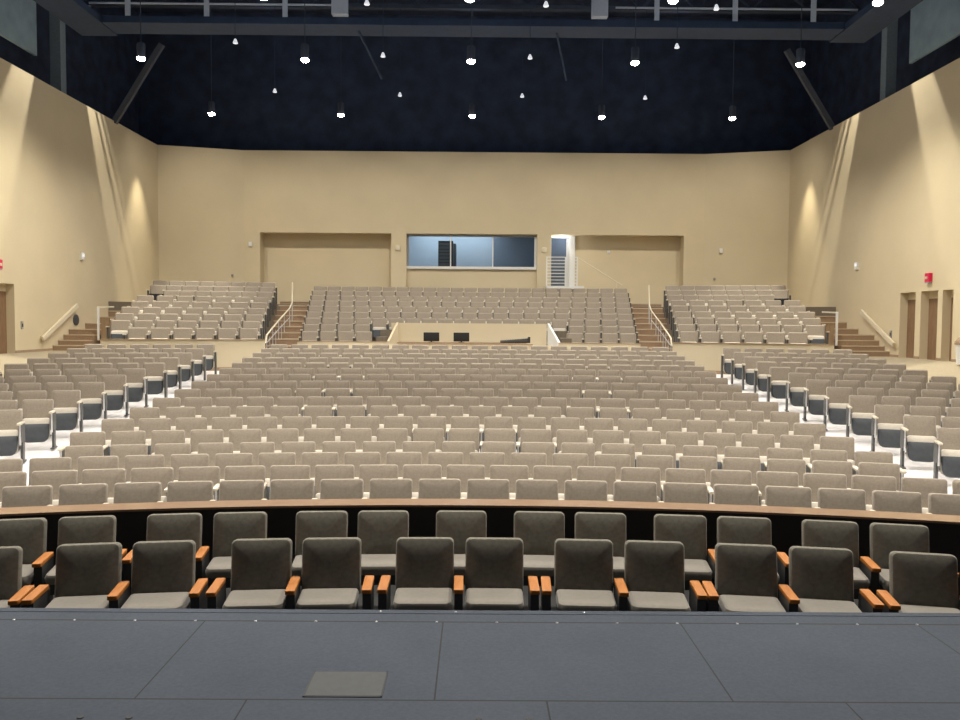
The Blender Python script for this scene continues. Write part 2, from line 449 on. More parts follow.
# ------------------------------------------------------------------ upper tier
def zc(j): return 1.45+0.228*j
def zs(j): return 1.56+0.215*j
CR = lambda j: 27.1+0.95*j
SR = lambda j: 24.9+0.90*j
CL, CRT = R(-8.45), R(8.15)
SL = {-1: (R(-16.05), R(-10.15)), 1: (R(9.9), R(15.75))}
XT = [0, .9, .9, .8, .5, .4, 0, 0, 0]
def SLJ(sg, j): a, b = SL[sg]; return (a-R(XT[j]), b) if sg < 0 else (a, b+R(XT[j]))
t_c = MB()
for j in range(9):
    if j < 2:
        for a, b in ((CL, R(-4.1)), (R(4.25), CRT)): arc_slab(t_c, CR(j)-0.65, CR(j)+0.31, a, b, 0.8, zc(j), M['tier'], 8)
    else: arc_slab(t_c, CR(j)-0.65, (CR(j)+0.31) if j < 8 else CR(j)+0.5, CL, CRT, 0.8, zc(j), M['tier'], 16)
struct(t_c, 'floor_upper_centre')
for sg, nm in ((-1, 'left'), (1, 'right')):
    t_s = MB(); a, b = SL[sg]
    for j in range(9): arc_slab(t_s, SR(j)-0.62, (SR(j)+0.29) if j < 8 else SR(j)+0.5, *SLJ(sg, j), 0.8, zs(j), M['tier'], 8)
    struct(t_s, 'floor_upper_'+nm)
    # parapet in front of the side block, with a thin cap
    p0, p1 = (a-R(0.9), b+R(0.35)) if sg < 0 else (a-R(0.35), b+R(0.9))
    w = MB(); arc_slab(w, 24.05, 24.2, p0, p1, 0.9, 2.07, M['wall_b'], 10); struct(w, 'wall_parapet_'+nm)
    w = MB(); arc_slab(w, 24.02, 24.23, p0, p1, 2.07, 2.095, M['brownwood'], 10)
    arc_slab(w, 24.03, 24.05, p0, p1, fl(24)-0.05, fl(24)+0.10, M['step'], 10); struct(w, 'baseboard_'+nm)
# top cross aisle floor
t = MB(); t.prism([(-13.7, 30.2), (-11.0, 31.9), (-7, 33.2), (0, 35.6), (7, 33.2), (11.0, 31.9), (13.7, 30.2), (13.7, 36.9), (-13.7, 36.9)], 2.6, 3.32, M['tier']); struct(t, 'floor_upper_aisle')
for j in range(9):
    a, b = CL, CRT; r = CR(j); n = 19+round(j*0.55)
    for i in range(n):
        th = a+(b-a)*(i+0.5)/n
        if j < 2 and R(-4.85) < th < R(4.95): continue
        x, y = P(r, th); mass_seat(x, y, zc(j), -th, i == n-1, 1.12)
    for sg in (-1, 1):
        a, b = SLJ(sg, j); r = SR(j); n = 6 if j < 1 else 7 if j < 6 else 8
        for i in range(n):
            if j == 6 and i == (0 if sg < 0 else n-1): continue      # wheelchair gap at the outer end
            th = a+(b-a)*(i+0.5)/n; x, y = P(r, th); mass_seat(x, y, zs(j), -th, i == n-1, 1.12)
mo = mass.build('theatre_seating', kind='stuff', label='rest of the taupe folding seats in the farther rows and upper tier', category='theatre seats', group='taupe folding seats on the main floor')

for sg, nm in ((-1, 'left'), (1, 'right')):
    th = SL[sg][0]+R(0.5) if sg < 0 else SL[sg][1]-R(0.5); x, y = P(SR(6)-0.1, th)
    o = empty('companion_rail', (x, y-0.12, zs(6)), -th, label='black rail marking the wheelchair space high in the %s block' % nm, category='rail', group='wheelchair space rails')
    MB().box(-0.24, 0.24, -0.03, 0.03, 0.62, 0.72, M['black']).build('bar', o)
    MB().box(*sorted((sg*0.02, sg*0.24)), -0.02, 0.02, 0.1, 0.62, M['black']).build('end_panel', o)
# centre parapets
for a, b, nm in ((CL-R(0.1), R(-4.1), 'centre_left'), (R(4.25), CRT+R(0.1), 'centre_right')):
    w = MB(); arc_slab(w, 26.25, 26.38, a, b, 1.0, 1.97, M['wall_b'], 8); struct(w, 'wall_parapet_'+nm)
    w = MB(); arc_slab(w, 26.22, 26.41, a, b, 1.97, 1.995, M['brownwood'], 8); struct(w, 'trim_parapet_'+nm)
# sound booth recess
w = MB(); arc_slab(w, 28.28, 28.40, R(-4.1), R(3.75), 1.0, 2.60, M['wall_b'], 10); struct(w, 'wall_booth_back')
for sg, th, thb, nm in ((-1, R(-4.1), R(-3.75), 'left'), (1, R(4.25), R(3.78), 'right')):
    w = MB(); x0, y0 = P(26.25, th); x1, y1 = P(28.38, thb); d = 0.07*sg
    vs = [(x0, y0, 1.0), (x0+d, y0, 1.0), (x0+d, y0, 2.0), (x0, y0, 2.0), (x1, y1, 1.0), (x1+d, y1, 1.0), (x1+d, y1, 2.62), (x1, y1, 2.62)]
    w.add(vs, [(0, 1, 2, 3), (7, 6, 5, 4), (0, 4, 5, 1), (1, 5, 6, 2), (2, 6, 7, 3), (3, 7, 4, 0)], M['wall_b'] if sg < 0 else M['white'])  # right wall whiter than the left: strong light on it put into the colour
    struct(w, 'wall_booth_'+nm)
    # dark stepped end panels of the cut rows
    for j in range(2):
        e = MB(); xa, ya = P(CR(j)-0.5, th+sg*R(0.42-0.15*j)); e.box(xa-0.17, xa+0.17, ya, ya+0.85, zc(j), zc(j)+0.68, M['tier'])
        struct(e, 'trim_booth_'+nm)
w = MB(); arc_slab(w, 26.25, 26.36, R(-4.1), R(4.25), 1.0, 1.90, M['wall_b'], 10); struct(w, 'wall_booth_front')
w = MB(); arc_slab(w, 26.2, 26.42, R(-3.7), R(3.0), 1.90, 1.94, M['brownwood'], 10); struct(w, 'trim_booth_front')
s = MB(); arc_slab(s, 26.3, 28.3, R(-4.1), R(3.75), 1.0, 1.22, M['tier'], 10); struct(s, 'floor_booth')
tb = empty('mixing_table', (-0.2, 26.95, 1.22), label='long brown mixing table inside the cream sound booth', category='table')
MB().box(-2.3, 2.0, -0.35, 0.4, 0.70, 0.74, M['brownwood']).build('table_top', tb)
for x in (-2.2, 1.9):
    for y in (-0.3, 0.35): MB().box(x-0.03, x+0.03, y-0.03, y+0.03, 0, 0.70, M['metal']).build('leg', tb)
for x, w_ in ((-1.38, 'left one of two'), (-0.37, 'right one of two')):
    mo_ = empty('monitor', (x, 26.95, 1.96), label='black flat monitor on the sound booth table, '+w_, category='monitor', group='monitors in the sound booth')
    sc = MB(); slab(sc, 0.53, 0.30, 0.04, 0.015, 0.015, 0.008, M['black'], XF((0, 0, 0.03)), 3); sc.build('screen', mo_, True)
    MB().box(-0.10, 0.10, -0.08, 0.10, 0, 0.012, M['black']).box(-0.03, 0.03, 0.0, 0.03, 0, 0.16, M['black']).build('stand', mo_)
mx = empty('mixing_console', (1.42, 26.9, 1.96), label='black sloping mixing console with raised end on the sound booth table', category='mixing console')
b = MB(); b.add([(-0.48, -0.25, 0), (0.48, -0.25, 0), (0.48, 0.25, 0), (-0.48, 0.25, 0), (-0.48, -0.25, 0.03), (0.48, -0.25, 0.05), (0.48, 0.25, 0.15), (-0.48, 0.25, 0.07)],
                [(3, 2, 1, 0), (4, 5, 6, 7), (0, 1, 5, 4), (1, 2, 6, 5), (2, 3, 7, 6), (3, 0, 4, 7)], M['black']); b.build('console_body', mx)
MB().box(0.46, 0.51, -0.27, 0.27, 0, 0.20, M['black']).build('end_cheek', mx)
b = MB()
for i in range(16): b.box(-0.44+i*0.055, -0.43+i*0.055, 0.0, 0.03, 0.06, 0.115, M['grey'])
b.build('fader', mx, kind='stuff')

# aisle stairs with centre handrails
for sg, nm in ((-1, 'left'), (1, 'right')):
    a, b = (R(-10.15), R(-8.45)) if sg < 0 else (R(8.15), R(9.9))
    st = MB()
    for j in range(10):
        z = 1.40+0.208*(j+1); r0 = 26.0+0.95*j
        arc_slab(st, r0, r0+0.96, a, b, 1.0, z, M['step'], 3, M['step'])
        arc_slab(st, r0-0.02, r0+0.07, a, b, z-0.035, z+0.004, M['nosing'], 3)
    struct(st, 'floor_stair_'+nm)
    KT = [(25.0, -10.1), (26.0, -10.0), (30.3, -9.2), (34.8, -9.53), (36.0, -9.6)] if sg < 0 else [(25.0, 9.8), (26.0, 9.7), (30.3, 9.0), (34.8, 9.26), (36.0, 9.3)]
    def tht(r):
        for (ra, ta), (rb, tb_) in zip(KT, KT[1:]):
            if r <= rb: return R(ta+(tb_-ta)*(r-ra)/(rb-ra))
        return R(KT[-1][1])
    th = tht(26)
    hr = empty('stair_handrail', (*P(26, th), 1.5), label='silver metal handrail with posts running up the %s seating aisle' % nm, category='handrail', group='aisle handrails')
    def pt(r, z): x, y = P(r, tht(r)); o = P(26, th); return (x-o[0], y-o[1], z-1.5)
    zf = lambda r: 1.40+0.208*((r-26)/0.95+1)
    MB().tube([pt(25.9, 1.42+0.5)]+[pt(26.1+0.95*j, zf(26.1+0.95*j)+0.55+0.022*j) for j in range(10)], 0.026, M['railcream']).build('top_rail', hr, True)
    MB().tube([pt(26.1, zf(26.1)+0.3)]+[pt(26.1+0.95*j, zf(26.1+0.95*j)+0.3) for j in range(1, 5)], 0.013, M['steel']).build('mid_rail', hr, True)
    for j in range(10):
        r = 26.1+0.95*j; MB().tube([pt(r, 1.40+0.208*(j+1)-0.02), pt(r, zf(r)+0.55+0.022*j)], 0.014, M['steel']).build('post', hr, True)
    # low grille of the lower flight, square bars
    gr = MB()
    for i in range(7):
        r = 26.1+0.475*i; gr.tube([pt(r, 1.40+0.208*(int((r-26)/0.95)+1)), pt(r, zf(r)+0.4)], 0.011, M['steel'], 6)
    gr.build('grille', hr, True)

# ------------------------------------------------------------------ walls
# right wall with three recessed doors, left wall with one recess in view
def side_wall(sg, recs, name):
    w = MB(); x0, x1 = (WX, WX+0.32) if sg > 0 else (-WX-0.32, -WX)
    y = -2.0
    for a, b in recs:
        w.box(x0, x1, y, a, 0, WTOP, M['wall']); w.box(x0, x1, a, b, 3.68, WTOP, M['wall']); w.box(x0, x1, a, b, 0, 1.60, M['wall']); y = b
    w.box(x0, x1, y, 35.2, 0, WTOP, M['wall'])
    struct(w, name)
RREC = [(22.80, 23.32), (23.56, 24.46), (24.76, 25.66)]
LREC = [(21.2, 22.1), (22.35, 22.95), (23.2, 24.10)]
side_wall(1, RREC, 'wall_right'); side_wall(-1, LREC, 'wall_left')
n = 1
for sg, recs in ((1, RREC), (-1, LREC)):
    for a, b in recs:
        if sg < 0 and b < 23: continue
        x0, x1 = (WX+0.25, WX+0.30) if sg > 0 else (-WX-0.30, -WX-0.25)
        d = MB(); d.box(x0, x1, a, b, 1.60, 3.46, M['doorwood']); d.box(x0, x1, a, b, 3.46, 3.70, M['wall'])
        do = struct(d, 'door_%d' % n); n += 1
        hx = WX+0.235 if sg > 0 else -WX-0.235
        MB().tube([(hx, a+0.12, 2.55), (hx, a+0.12, 2.75)], 0.014, M['steel']).build('door_handle', do, True)
for sg, nm in ((1, 'right'), (-1, 'left')):
    bb = MB(); ys = [(-2, 21.2), (22.1, 22.35), (22.95, 23.2), (24.1, 26.2)] if sg < 0 else [(-2, 22.8), (23.32, 23.56), (24.46, 24.76), (25.66, 26.2)]
    x0, x1 = (WX-0.015, WX) if sg > 0 else (-WX, -WX+0.015)
    for a, b in ys: bb.box(x0, x1, max(a, 20.5), b, 1.56, 1.69, M['step']) if b > 20.5 else None
    struct(bb, 'baseboard_wall_'+nm)

# back wall: centre plane with three bays, two splayed ends
HD = 6.58
y0, y1 = BY, BY+0.75
def wpart(name, *boxes):
    w = MB()
    for q in boxes: w.box(*q, M['wall'])
    struct(w, name)
wpart('wall_back', (-10.3, 10.3, y0, y1, HD, WTOP))
for a, b in ((-10.3, -9.56), (-3.71, -3.03), (2.83, 3.45), (9.40, 10.3)): wpart('wall_pier', (a, b, y0, y1, 2.5, HD))
wpart('wall_left_bay', (-9.6, -3.6, y1-0.10, y1+0.1, 2.5, HD))
wpart('wall_right_bay', (4.56, 9.5, y1-0.10, y1+0.1, 2.5, HD))
wpart('wall_door_sill', (3.4, 4.60, y1-0.10, y1+0.1, 2.5, 4.20))
wpart('wall_window_sill', (-3.1, 2.9, y0+0.25, y1, 2.5, 5.02))
for sg, nm in ((-1, 'left'), (1, 'right')):
    q = [(sg*10.3, 36.0), (sg*13.75, 35.05), (sg*13.75, 35.6), (sg*10.3, 36.75)]
    w = MB(); w.prism(q if sg > 0 else q[::-1], 2.5, WTOP, M['wall']); struct(w, 'wall_splay_'+nm)
# booth window
wi = MB(); fr = M['white']
wi.box(-3.03, 2.83, 36.15, 36.33, 5.02, 5.14, fr); wi.box(-3.03, 2.83, 36.2, 36.3, 6.48, 6.56, M['grey'])
wi.box(-3.03, -2.93, 36.2, 36.3, 5.1, 6.5, M['grey']); wi.box(2.72, 2.83, 36.2, 36.3, 5.1, 6.5, fr)
for x in (-1.05, 0.85): wi.box(x-0.025, x+0.025, 36.2, 36.3, 5.1, 6.5, fr)
wo = struct(wi, 'window_1')
for a, b in ((-2.93, -1.075), (-1.025, 0.825), (0.875, 2.72)):
    MB().add([(a, 36.25, 5.1), (b, 36.25, 5.1), (b, 36.25, 6.5), (a, 36.25, 6.5)], [(0, 1, 2, 3)], M['glass']).build('pane', wo)
# control room behind it
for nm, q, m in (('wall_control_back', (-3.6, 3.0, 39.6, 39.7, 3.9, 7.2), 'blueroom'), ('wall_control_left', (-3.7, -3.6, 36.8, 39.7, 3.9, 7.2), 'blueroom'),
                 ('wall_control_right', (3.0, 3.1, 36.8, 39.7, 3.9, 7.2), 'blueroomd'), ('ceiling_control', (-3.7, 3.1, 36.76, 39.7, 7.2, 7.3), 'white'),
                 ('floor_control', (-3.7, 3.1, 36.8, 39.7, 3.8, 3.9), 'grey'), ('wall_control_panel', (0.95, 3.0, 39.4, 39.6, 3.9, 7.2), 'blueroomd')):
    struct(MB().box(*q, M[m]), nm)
ck = empty('equipment_rack', (-1.32, 37.6, 3.9), label='tall dark equipment rack behind the first pane of the control window', category='equipment rack')
MB().box(-0.34, 0.34, -0.25, 0.35, 0, 2.5, M['black']).build('rack_cabinet', ck)
b = MB()
for i in range(8): b.box(-0.30, 0.30, -0.262, -0.25, 1.2+i*0.155, 1.32+i*0.155, M['pan'])
b.build('rack_panel', ck)
dv = MB().box(-1.0, -0.86, 38.1, 39.2, 3.9, 6.35, M['pan']); dv.build('partition_screen', label='narrow dark screen standing beside the control window mullion', category='screen')
# control-room door up on its landing
d = MB(); d.box(3.45, 3.52, 36.62, 36.75, 4.2, 6.55, M['white']); d.box(4.34, 4.60, 36.58, 36.75, 4.2, 6.58, M['white']); d.box(3.45, 4.60, 36.62, 36.75, 6.50, 6.58, M['white'])
dd = struct(d, 'door_5')
MB().box(4.24, 4.50, 36.9, 36.96, 4.2, 6.5, M['white']).build('door_leaf', dd)
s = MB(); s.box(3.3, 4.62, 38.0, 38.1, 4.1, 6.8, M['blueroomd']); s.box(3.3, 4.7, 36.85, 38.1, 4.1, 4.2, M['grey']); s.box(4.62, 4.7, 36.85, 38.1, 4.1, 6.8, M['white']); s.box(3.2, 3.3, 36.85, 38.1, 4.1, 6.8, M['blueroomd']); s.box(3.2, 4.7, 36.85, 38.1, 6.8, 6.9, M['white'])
struct(s, 'wall_door_lobby')
ld = empty('landing', (4.05, 35.8, 3.32), label='white steel landing with stairs below the control room door', category='landing')
MB().box(-0.85, 0.80, -0.55, 0.19, 0.80, 0.94, M['white']).box(-0.58, 0.50, 0.19, 0.83, 0.80, 0.94, M['white']).build('deck', ld)
for x in (-0.72, 0.0, 0.72): MB().box(x-0.03, x+0.03, -0.5, -0.44, 0, 0.80, M['white']).build('leg', ld)
b = MB()
for i in range(4): b.box(0.80+0.28*i, 1.10+0.28*i, -0.5, 0.5, 0.66-0.2*i, 0.70-0.2*i, M['white'])
b.build('tread', ld)
gd = empty('landing_guardrail', (4.05, 35.32, 4.262), label='white guardrail of eight horizontal bars before the control room door', category='guardrail')
for x in (-0.84, -0.02, 0.5): MB().box(x-0.025, x+0.025, -0.02, 0.02, 0, 1.28, M['white']).build('post', gd)
for i in range(9): MB().box(-0.84, 0.5, -0.012, 0.012, 0.10+i*0.143, 0.135+i*0.143, M['white']).build('bar', gd)
hh = empty('landing_handrail', (4.6, 35.35, 4.22), label='thin cream handrail sloping down from the control room landing', category='handrail')
MB().tube([(0, 0, 1.27), (1.75, 0, 0.2), (1.95, 0, 0.1)], 0.02, M['railcream']).build('rail', hh, True)
MB().tube([(1.70, 0, -1.0), (1.70, 0, 0.22)], 0.02, M['railcream']).build('post', hh, True)

# wall stairs, handrails, panels at the outer ends of the side blocks
for sg, nm in ((-1, 'left'), (1, 'right')):
    st = MB(); XI = 12.55 if sg < 0 else 12.28
    X0, X1 = sorted((sg*13.71, sg*XI))
    ys = [26.2, 26.55, 26.9, 27.25, 28.4, 29.3, 30.2, 31.1]; zz = [1.79, 1.95, 2.13, 2.31, 2.51, 2.74, 2.97, 3.2]
    for i, (y, z) in enumerate(zip(ys, zz)):
        y2 = ys[i+1] if i+1 < len(ys) else 32.5
        st.box(X0, X1, y, y2+0.01, 1.2, z, M['step']); st.box(X0, X1, y-0.015, y+0.05, z-0.03, z+0.004, M['nosing'])
    XA, XB = sorted((sg*XI, sg*10.6))
    for y, z in ((25.2, 1.62), (27.3, 2.2), (29.0, 2.6)): st.box(XA, XB, y, 32.3, 1.2, z, M['step'])
    struct(st, 'floor_wall_stair_'+nm)
    hr = empty('wall_handrail', (sg*13.6, 25.4 if sg < 0 else 25.75, 2.0), label='cream sloping handrail fixed to the %s side wall above the stairs' % nm, category='handrail', group='wall handrails')
    MB().bar((0, 0, 0.02), (0, 2.25, 1.12), 0.07, 0.14, M['railcream']).build('rail', hr)
    for y in (0.1, 2.1): MB().box(*(sorted((0, sg*0.12))), y-0.03, y+0.03, 0.49*y-0.02, 0.49*y+0.06, M['railcream']).build('bracket', hr)
    np_ = empty('newel_post', (sg*(XI-0.1), 26.72, 1.95), label='slim white post at the inner edge of the %s wall stairs' % nm, category='post', group='stair posts')
    MB().box(-0.03, 0.03, -0.03, 0.03, 0, 1.12, M['white']).build('shaft', np_)
    MB().bar((0, 0, 1.1), (-sg*0.10, 0.9, 1.13), 0.05, 0.05, M['railcream']).build('rail', np_)
    b = MB().box(-0.13, 0.13, 0, 0.4, 0, 1.04, M['brownwood']).box(-0.14, 0.14, -0.01, 0.41, 1.04, 1.06, M['brownwood'])
    b.build('end_panel', loc=(sg*(XI-0.3), 26.75, 1.62), label='brown wooden end panel between stairs and seats at the %s side' % nm, category='panel', group='stair end panels')

# ------------------------------------------------------------------ small things on the walls
def wallbox(name, label, cat, p, size, m, group=None, parts=None):
    o = empty(name, p, label=label, category=cat, **({'group': group} if group else {}))
    sx_, sy_, sz_ = size
    b = MB(); slab(b, sx_, sz_, sy_, min(sx_, sz_)*0.2, min(sx_, sz_)*0.2, min(sx_, sy_, sz_)*0.2, m, XF((0, 0, -sz_/2)), 3); b.build('housing', o, True)
    return o
for sg, nm, yy, zz_ in ((1, 'right', 24.0, 4.08), (-1, 'left', 23.25, 4.22)):
    o = empty('mounted_fire_alarm', (sg*(WX-0.05), yy, zz_), label='red fire alarm with white strobe on the %s wall above the doors' % nm, category='fire alarm', group='fire alarms')
    b = MB(); b.box(-0.05, 0.05, -0.12, 0.12, -0.13, 0.13, M['red']); b.build('housing', o)
    b = MB(); b.box(*sorted((-sg*0.05, -sg*0.085)), -0.04, 0.04, -0.05, 0.03, M['railcream']); b.build('strobe', o)
    b = MB(); b.box(-0.05, 0.045, -0.11, 0.11, -0.17, -0.13, M['grey']); b.build('back_box', o)
for X, Z, w_ in ((-3.40, 5.93, 'left of the control window'), (3.14, 5.89, 'right of the control window')):
    wallbox('wall_plate', 'round cream wall plate on the pillar '+w_, 'wall plate', (X, BY-0.03, Z), (0.22, 0.05, 0.22), M['railcream'], 'wall plates')
wallbox('mounted_sensor', 'small white sensor high in the bay right of the landing', 'sensor', (6.14, BY+0.62, 5.87), (0.14, 0.06, 0.14), M['white'])
wallbox('mounted_strobe_light', 'small white strobe on the back wall left of the bays', 'strobe', (-9.98, BY-0.03, 6.05), (0.16, 0.06, 0.2), M['white'], 'back wall strobes')
wallbox('mounted_strobe_light', 'small white strobe on the back wall right of the bays', 'strobe', (11.0, 35.75, 5.9), (0.16, 0.06, 0.2), M['white'], 'back wall strobes')
wallbox('outlet', 'tiny dark outlet low on the back wall at left', 'outlet', (-10.75, 35.82, 4.65), (0.10, 0.03, 0.10), M['grey'], 'back wall outlets')
wallbox('outlet', 'tiny dark outlet low on the back wall at right', 'outlet', (10.75, 35.82, 4.65), (0.10, 0.03, 0.10), M['grey'], 'back wall outlets')
for sg, nm, yy, zz_ in ((-1, 'left', 28.2, 4.85), (1, 'right', 28.6, 4.75)):
    b = MB().box(-0.04, 0.04, -0.09, 0.09, -0.13, 0.13, M['white']); o = empty('mounted_strobe_light', (sg*(WX-0.04), yy, zz_), label='white strobe on the %s side wall above the handrail' % nm, category='strobe', group='side wall strobes'); b.build('housing', o)
    MB().box(*sorted((-sg*0.04, -sg*0.06)), -0.05, 0.05, -0.02, 0.08, M['glow_white']).build('lamp', o)
for sg, nm, yy, zz_ in ((-1, 'left', 24.45, 2.45), (1, 'right', 26.15, 2.35)):
    b = MB().box(-0.015, 0.015, -0.05, 0.05, -0.12, 0.12, M['grey']); o = empty('wall_switch', (sg*(WX-0.015), yy, zz_), label='dark switch plate on the %s wall beside the doors' % nm, category='switch', group='wall switches'); b.build('plate', o)
    MB().box(*sorted((-sg*0.015, -sg*0.03)), -0.02, 0.02, -0.05, 0.05, M['black']).build('toggle', o)
b = MB().lathe([(0.19, 0), (0.19, 0.03), (0.15, 0.045), (0.05, 0.05)], M['pan'], 20)
o = b.build('wall_grille', smooth=True, loc=(-WX, 27.75, 2.62), label='round black grille on the left wall under the handrail', category='grille'); o.rotation_euler = (0, R(90), 0)
b = MB().lathe([(0.16, 0), (0.20, 0.5), (0.21, 0.52), (0.19, 0.53)], M['white'], 18); bn = b.build('waste_bin', smooth=True, loc=(13.4, 21.72, 1.60), label='white waste bin with a brown lid beside the right hand doors', category='bin')
MB().lathe([(0.22, 0.53), (0.22, 0.6), (0.12, 0.72), (0.04, 0.74)], M['brownwood'], 18).build('lid', bn, True)

# ------------------------------------------------------------------ pit chairs with oak arms
def pit_parts():
    mb = MB(); slab(mb, 0.475, 0.46, 0.10, 0.042, 0.03, 0.026, M['pitfab'], XF((0, -0.045, 0.42), -R(9)), 5, 0.012); bk = mb.mesh('backrest', True)
    # lay flat: slab height runs along -y
    mb2 = MB(); slab(mb2, 0.46, 0.35, 0.10, 0.06, 0.03, 0.032, M['pitcush'], Matrix.Translation((0, -0.09, 0.455)) @ Matrix.Rotation(R(180), 4, 'Z') @ Matrix.Rotation(R(-92), 4, 'X'), 5, 0); se = mb2.mesh('seat_cushion', True)
    mb3 = MB(); slab(mb3, 0.45, 0.345, 0.10, 0.04, 0.03, 0.02, M['pitpan'], Matrix.Translation((0, -0.09, 0.372)) @ Matrix.Rotation(R(180), 4, 'Z') @ Matrix.Rotation(R(-92), 4, 'X'), 4, 0); pn = mb3.mesh('seat_pan', True)
    return bk, se, pn
BK, SE, PN = pit_parts()
def pit_arm(s_, off):
    x = s_*off
    w_ = MB(); slab(w_, 0.076, 0.36, 0.035, 0.012, 0.012, 0.006, M['orange'], Matrix.Translation((x, -0.05, 0.568)) @ Matrix.Rotation(R(180), 4, 'Z') @ Matrix.Rotation(R(-90), 4, 'X'), 2)
    p_ = MB(); p_.box(x-0.033, x+0.033, -0.37, -0.03, 0.34, 0.55, M['pitpan']); p_.box(x-0.026, x+0.026, -0.33, -0.06, 0.0, 0.345, M['pitpan']); p_.box(x-0.032, x+0.032, -0.38, 0.02, -0.02, 0.012, M['pitpan'])
    return w_.mesh('armrest', True), p_.mesh('leg_panel')
PARM = {(s_, o_): pit_arm(s_, o_) for s_ in (-1, 1) for o_ in (0.279, 0.312)}
pit_proto = []
def pit_chair(x, y, arms, label, grp):
    paired = arms == (-1, 1)
    th = math.atan2(x, y+A0)
    root = empty('pit_chair', (x, y, 0), -th, label=label, category='chair', group=grp)
    if not pit_proto:
        for n_, me in (('backrest', BK), ('seat_cushion', SE), ('seat_pan', PN)): pit_proto.append(part(n_, me, root))
    else:
        for o in pit_proto:
            c = o.copy(); C.objects.link(c); c.parent = root
    for s_ in arms:
        k_ = (s_, 0.279 if paired and s_ > 0 else 0.312); part('armrest', PARM[k_][0], root); part('leg_panel', PARM[k_][1], root)
FA = [-3.64, -2.92, -2.36, -1.60, -1.04, -0.28, 0.29, 1.02, 1.59, 2.31, 2.88, 3.62]
for i, X in enumerate(FA):
    y = math.sqrt((6.49+A0)**2-X*X)-A0
    pit_chair(X, y, (-1, 1) if i % 2 else (1,), 'taupe chair with oak arms, %s from the left in the row nearest the stage' % ORD[i], 'front pit chairs')
FB = [-3.93, -3.36, -2.62, -2.04, -1.30, -0.73, 0.0, 0.73, 1.30, 2.03, 2.60, 3.34, 3.91]
ARB = [(-1, 1), (1,), (-1, 1), (1,), (-1, 1), (1,), (-1, 1), (-1, 1), (1,), (-1, 1), (1,), (-1, 1), (1,)]
for i, X in enumerate(FB):
    y = math.sqrt((7.43+A0)**2-X*X)-A0
    pit_chair(X, y, ARB[i], 'taupe chair with oak arms, %s from the left in the row before the rail' % ORD[i], 'second row pit chairs')

# ------------------------------------------------------------------ void above: deck, walls, catwalks, pendants
v = MB(); v.box(-16.5, 16.5, -3, 38.5, 16.6, 16.8, M['ceil']); struct(v, 'ceiling')
v = MB(); v.box(-16.5, 16.5, 37.2, 37.4, 9.0, 16.6, M['ceil']); struct(v, 'wall_upper_back')
for sg, nm in ((-1, 'left'), (1, 'right')):
    x0, x1 = sorted((sg*15.4, sg*15.6)); v = MB(); v.box(x0, x1, -3, 38, 9.0, 16.6, M['ceil'])
    x0, x1 = sorted((sg*14.04, sg*15.5)); v.box(x0, x1, -3, 37.3, 9.9, 10.15, M['ceil']); struct(v, 'wall_upper_'+nm)
    x0, x1 = sorted((sg*14.15, sg*14.25)); v = MB(); v.box(x0, x1, 12, 26.4, 11.15, 15.5, M['teal']); struct(v, 'trim_upper_'+nm)
    for y in (16, 22, 28.0): v = MB().box(sg*14.3-0.18, sg*14.3+0.18, y-0.18, y+0.18, 10.15, 16.6, M['column']); struct(v, 'column_'+nm)
    v = MB().bar((sg*13.75, 31.0, 10.15), (sg*11.9, 31.0, 13.1), 0.16, 0.2, M['brace']); struct(v, 'beam_brace_'+nm)
for y, z in ((15, 14.6), (20.5, 14.6), (26, 14.6), (31, 14.6)):
    v = MB(); v.box(-15.4, 15.4, y-0.12, y+0.12, z+0.9, z+1.1, M['beam']); v.box(-15.4, 15.4, y-0.12, y+0.12, z-0.1, z+0.05, M['beam'])
    for i in range(-7, 7): v.bar((i*2.1, y, z), (i*2.1+1.05, y, z+1), 0.07, 0.07, M['beam']); v.bar((i*2.1+1.05, y, z+1), (i*2.1+2.1, y, z), 0.07, 0.07, M['beam'])
    struct(v, 'beam_truss')
cw = empty('catwalk', (0, 24.2, 11.42), label='slate blue catwalk with pale railing posts spanning beneath the dark ceiling', category='catwalk')
MB().box(-11.0, 11.0, -0.05, 0.9, 0, 0.2, M['catwalk']).build('deck', cw)
for X in (-10.25, -7.92, -5.60, 5.42, 7.75, 10.08): MB().box(X-0.07, X+0.07, -0.05, 0.02, 0.2, 1.55, M['catpost']).build('post', cw)
for x0, x1 in ((-11.4, -4.2), (4.2, 11.4)):
    for z in (0.58, 1.05, 1.5): MB().tube([(x0, 0, z), (x1, 0, z)], 0.03, M['catpost'], 6).build('rail', cw, True)
for X in (-3.95, 3.70): MB().box(X-0.23, X+0.23, -0.3, -0.05, 0.22, 1.8, M['catpost']).build('hanger_plate', cw)
for X in (-3.0, 3.0): MB().bar((X-0.5, 0.5, 0.0), (X, 2.2, -0.9), 0.05, 0.05, M['catwalk']).build('brace', cw)
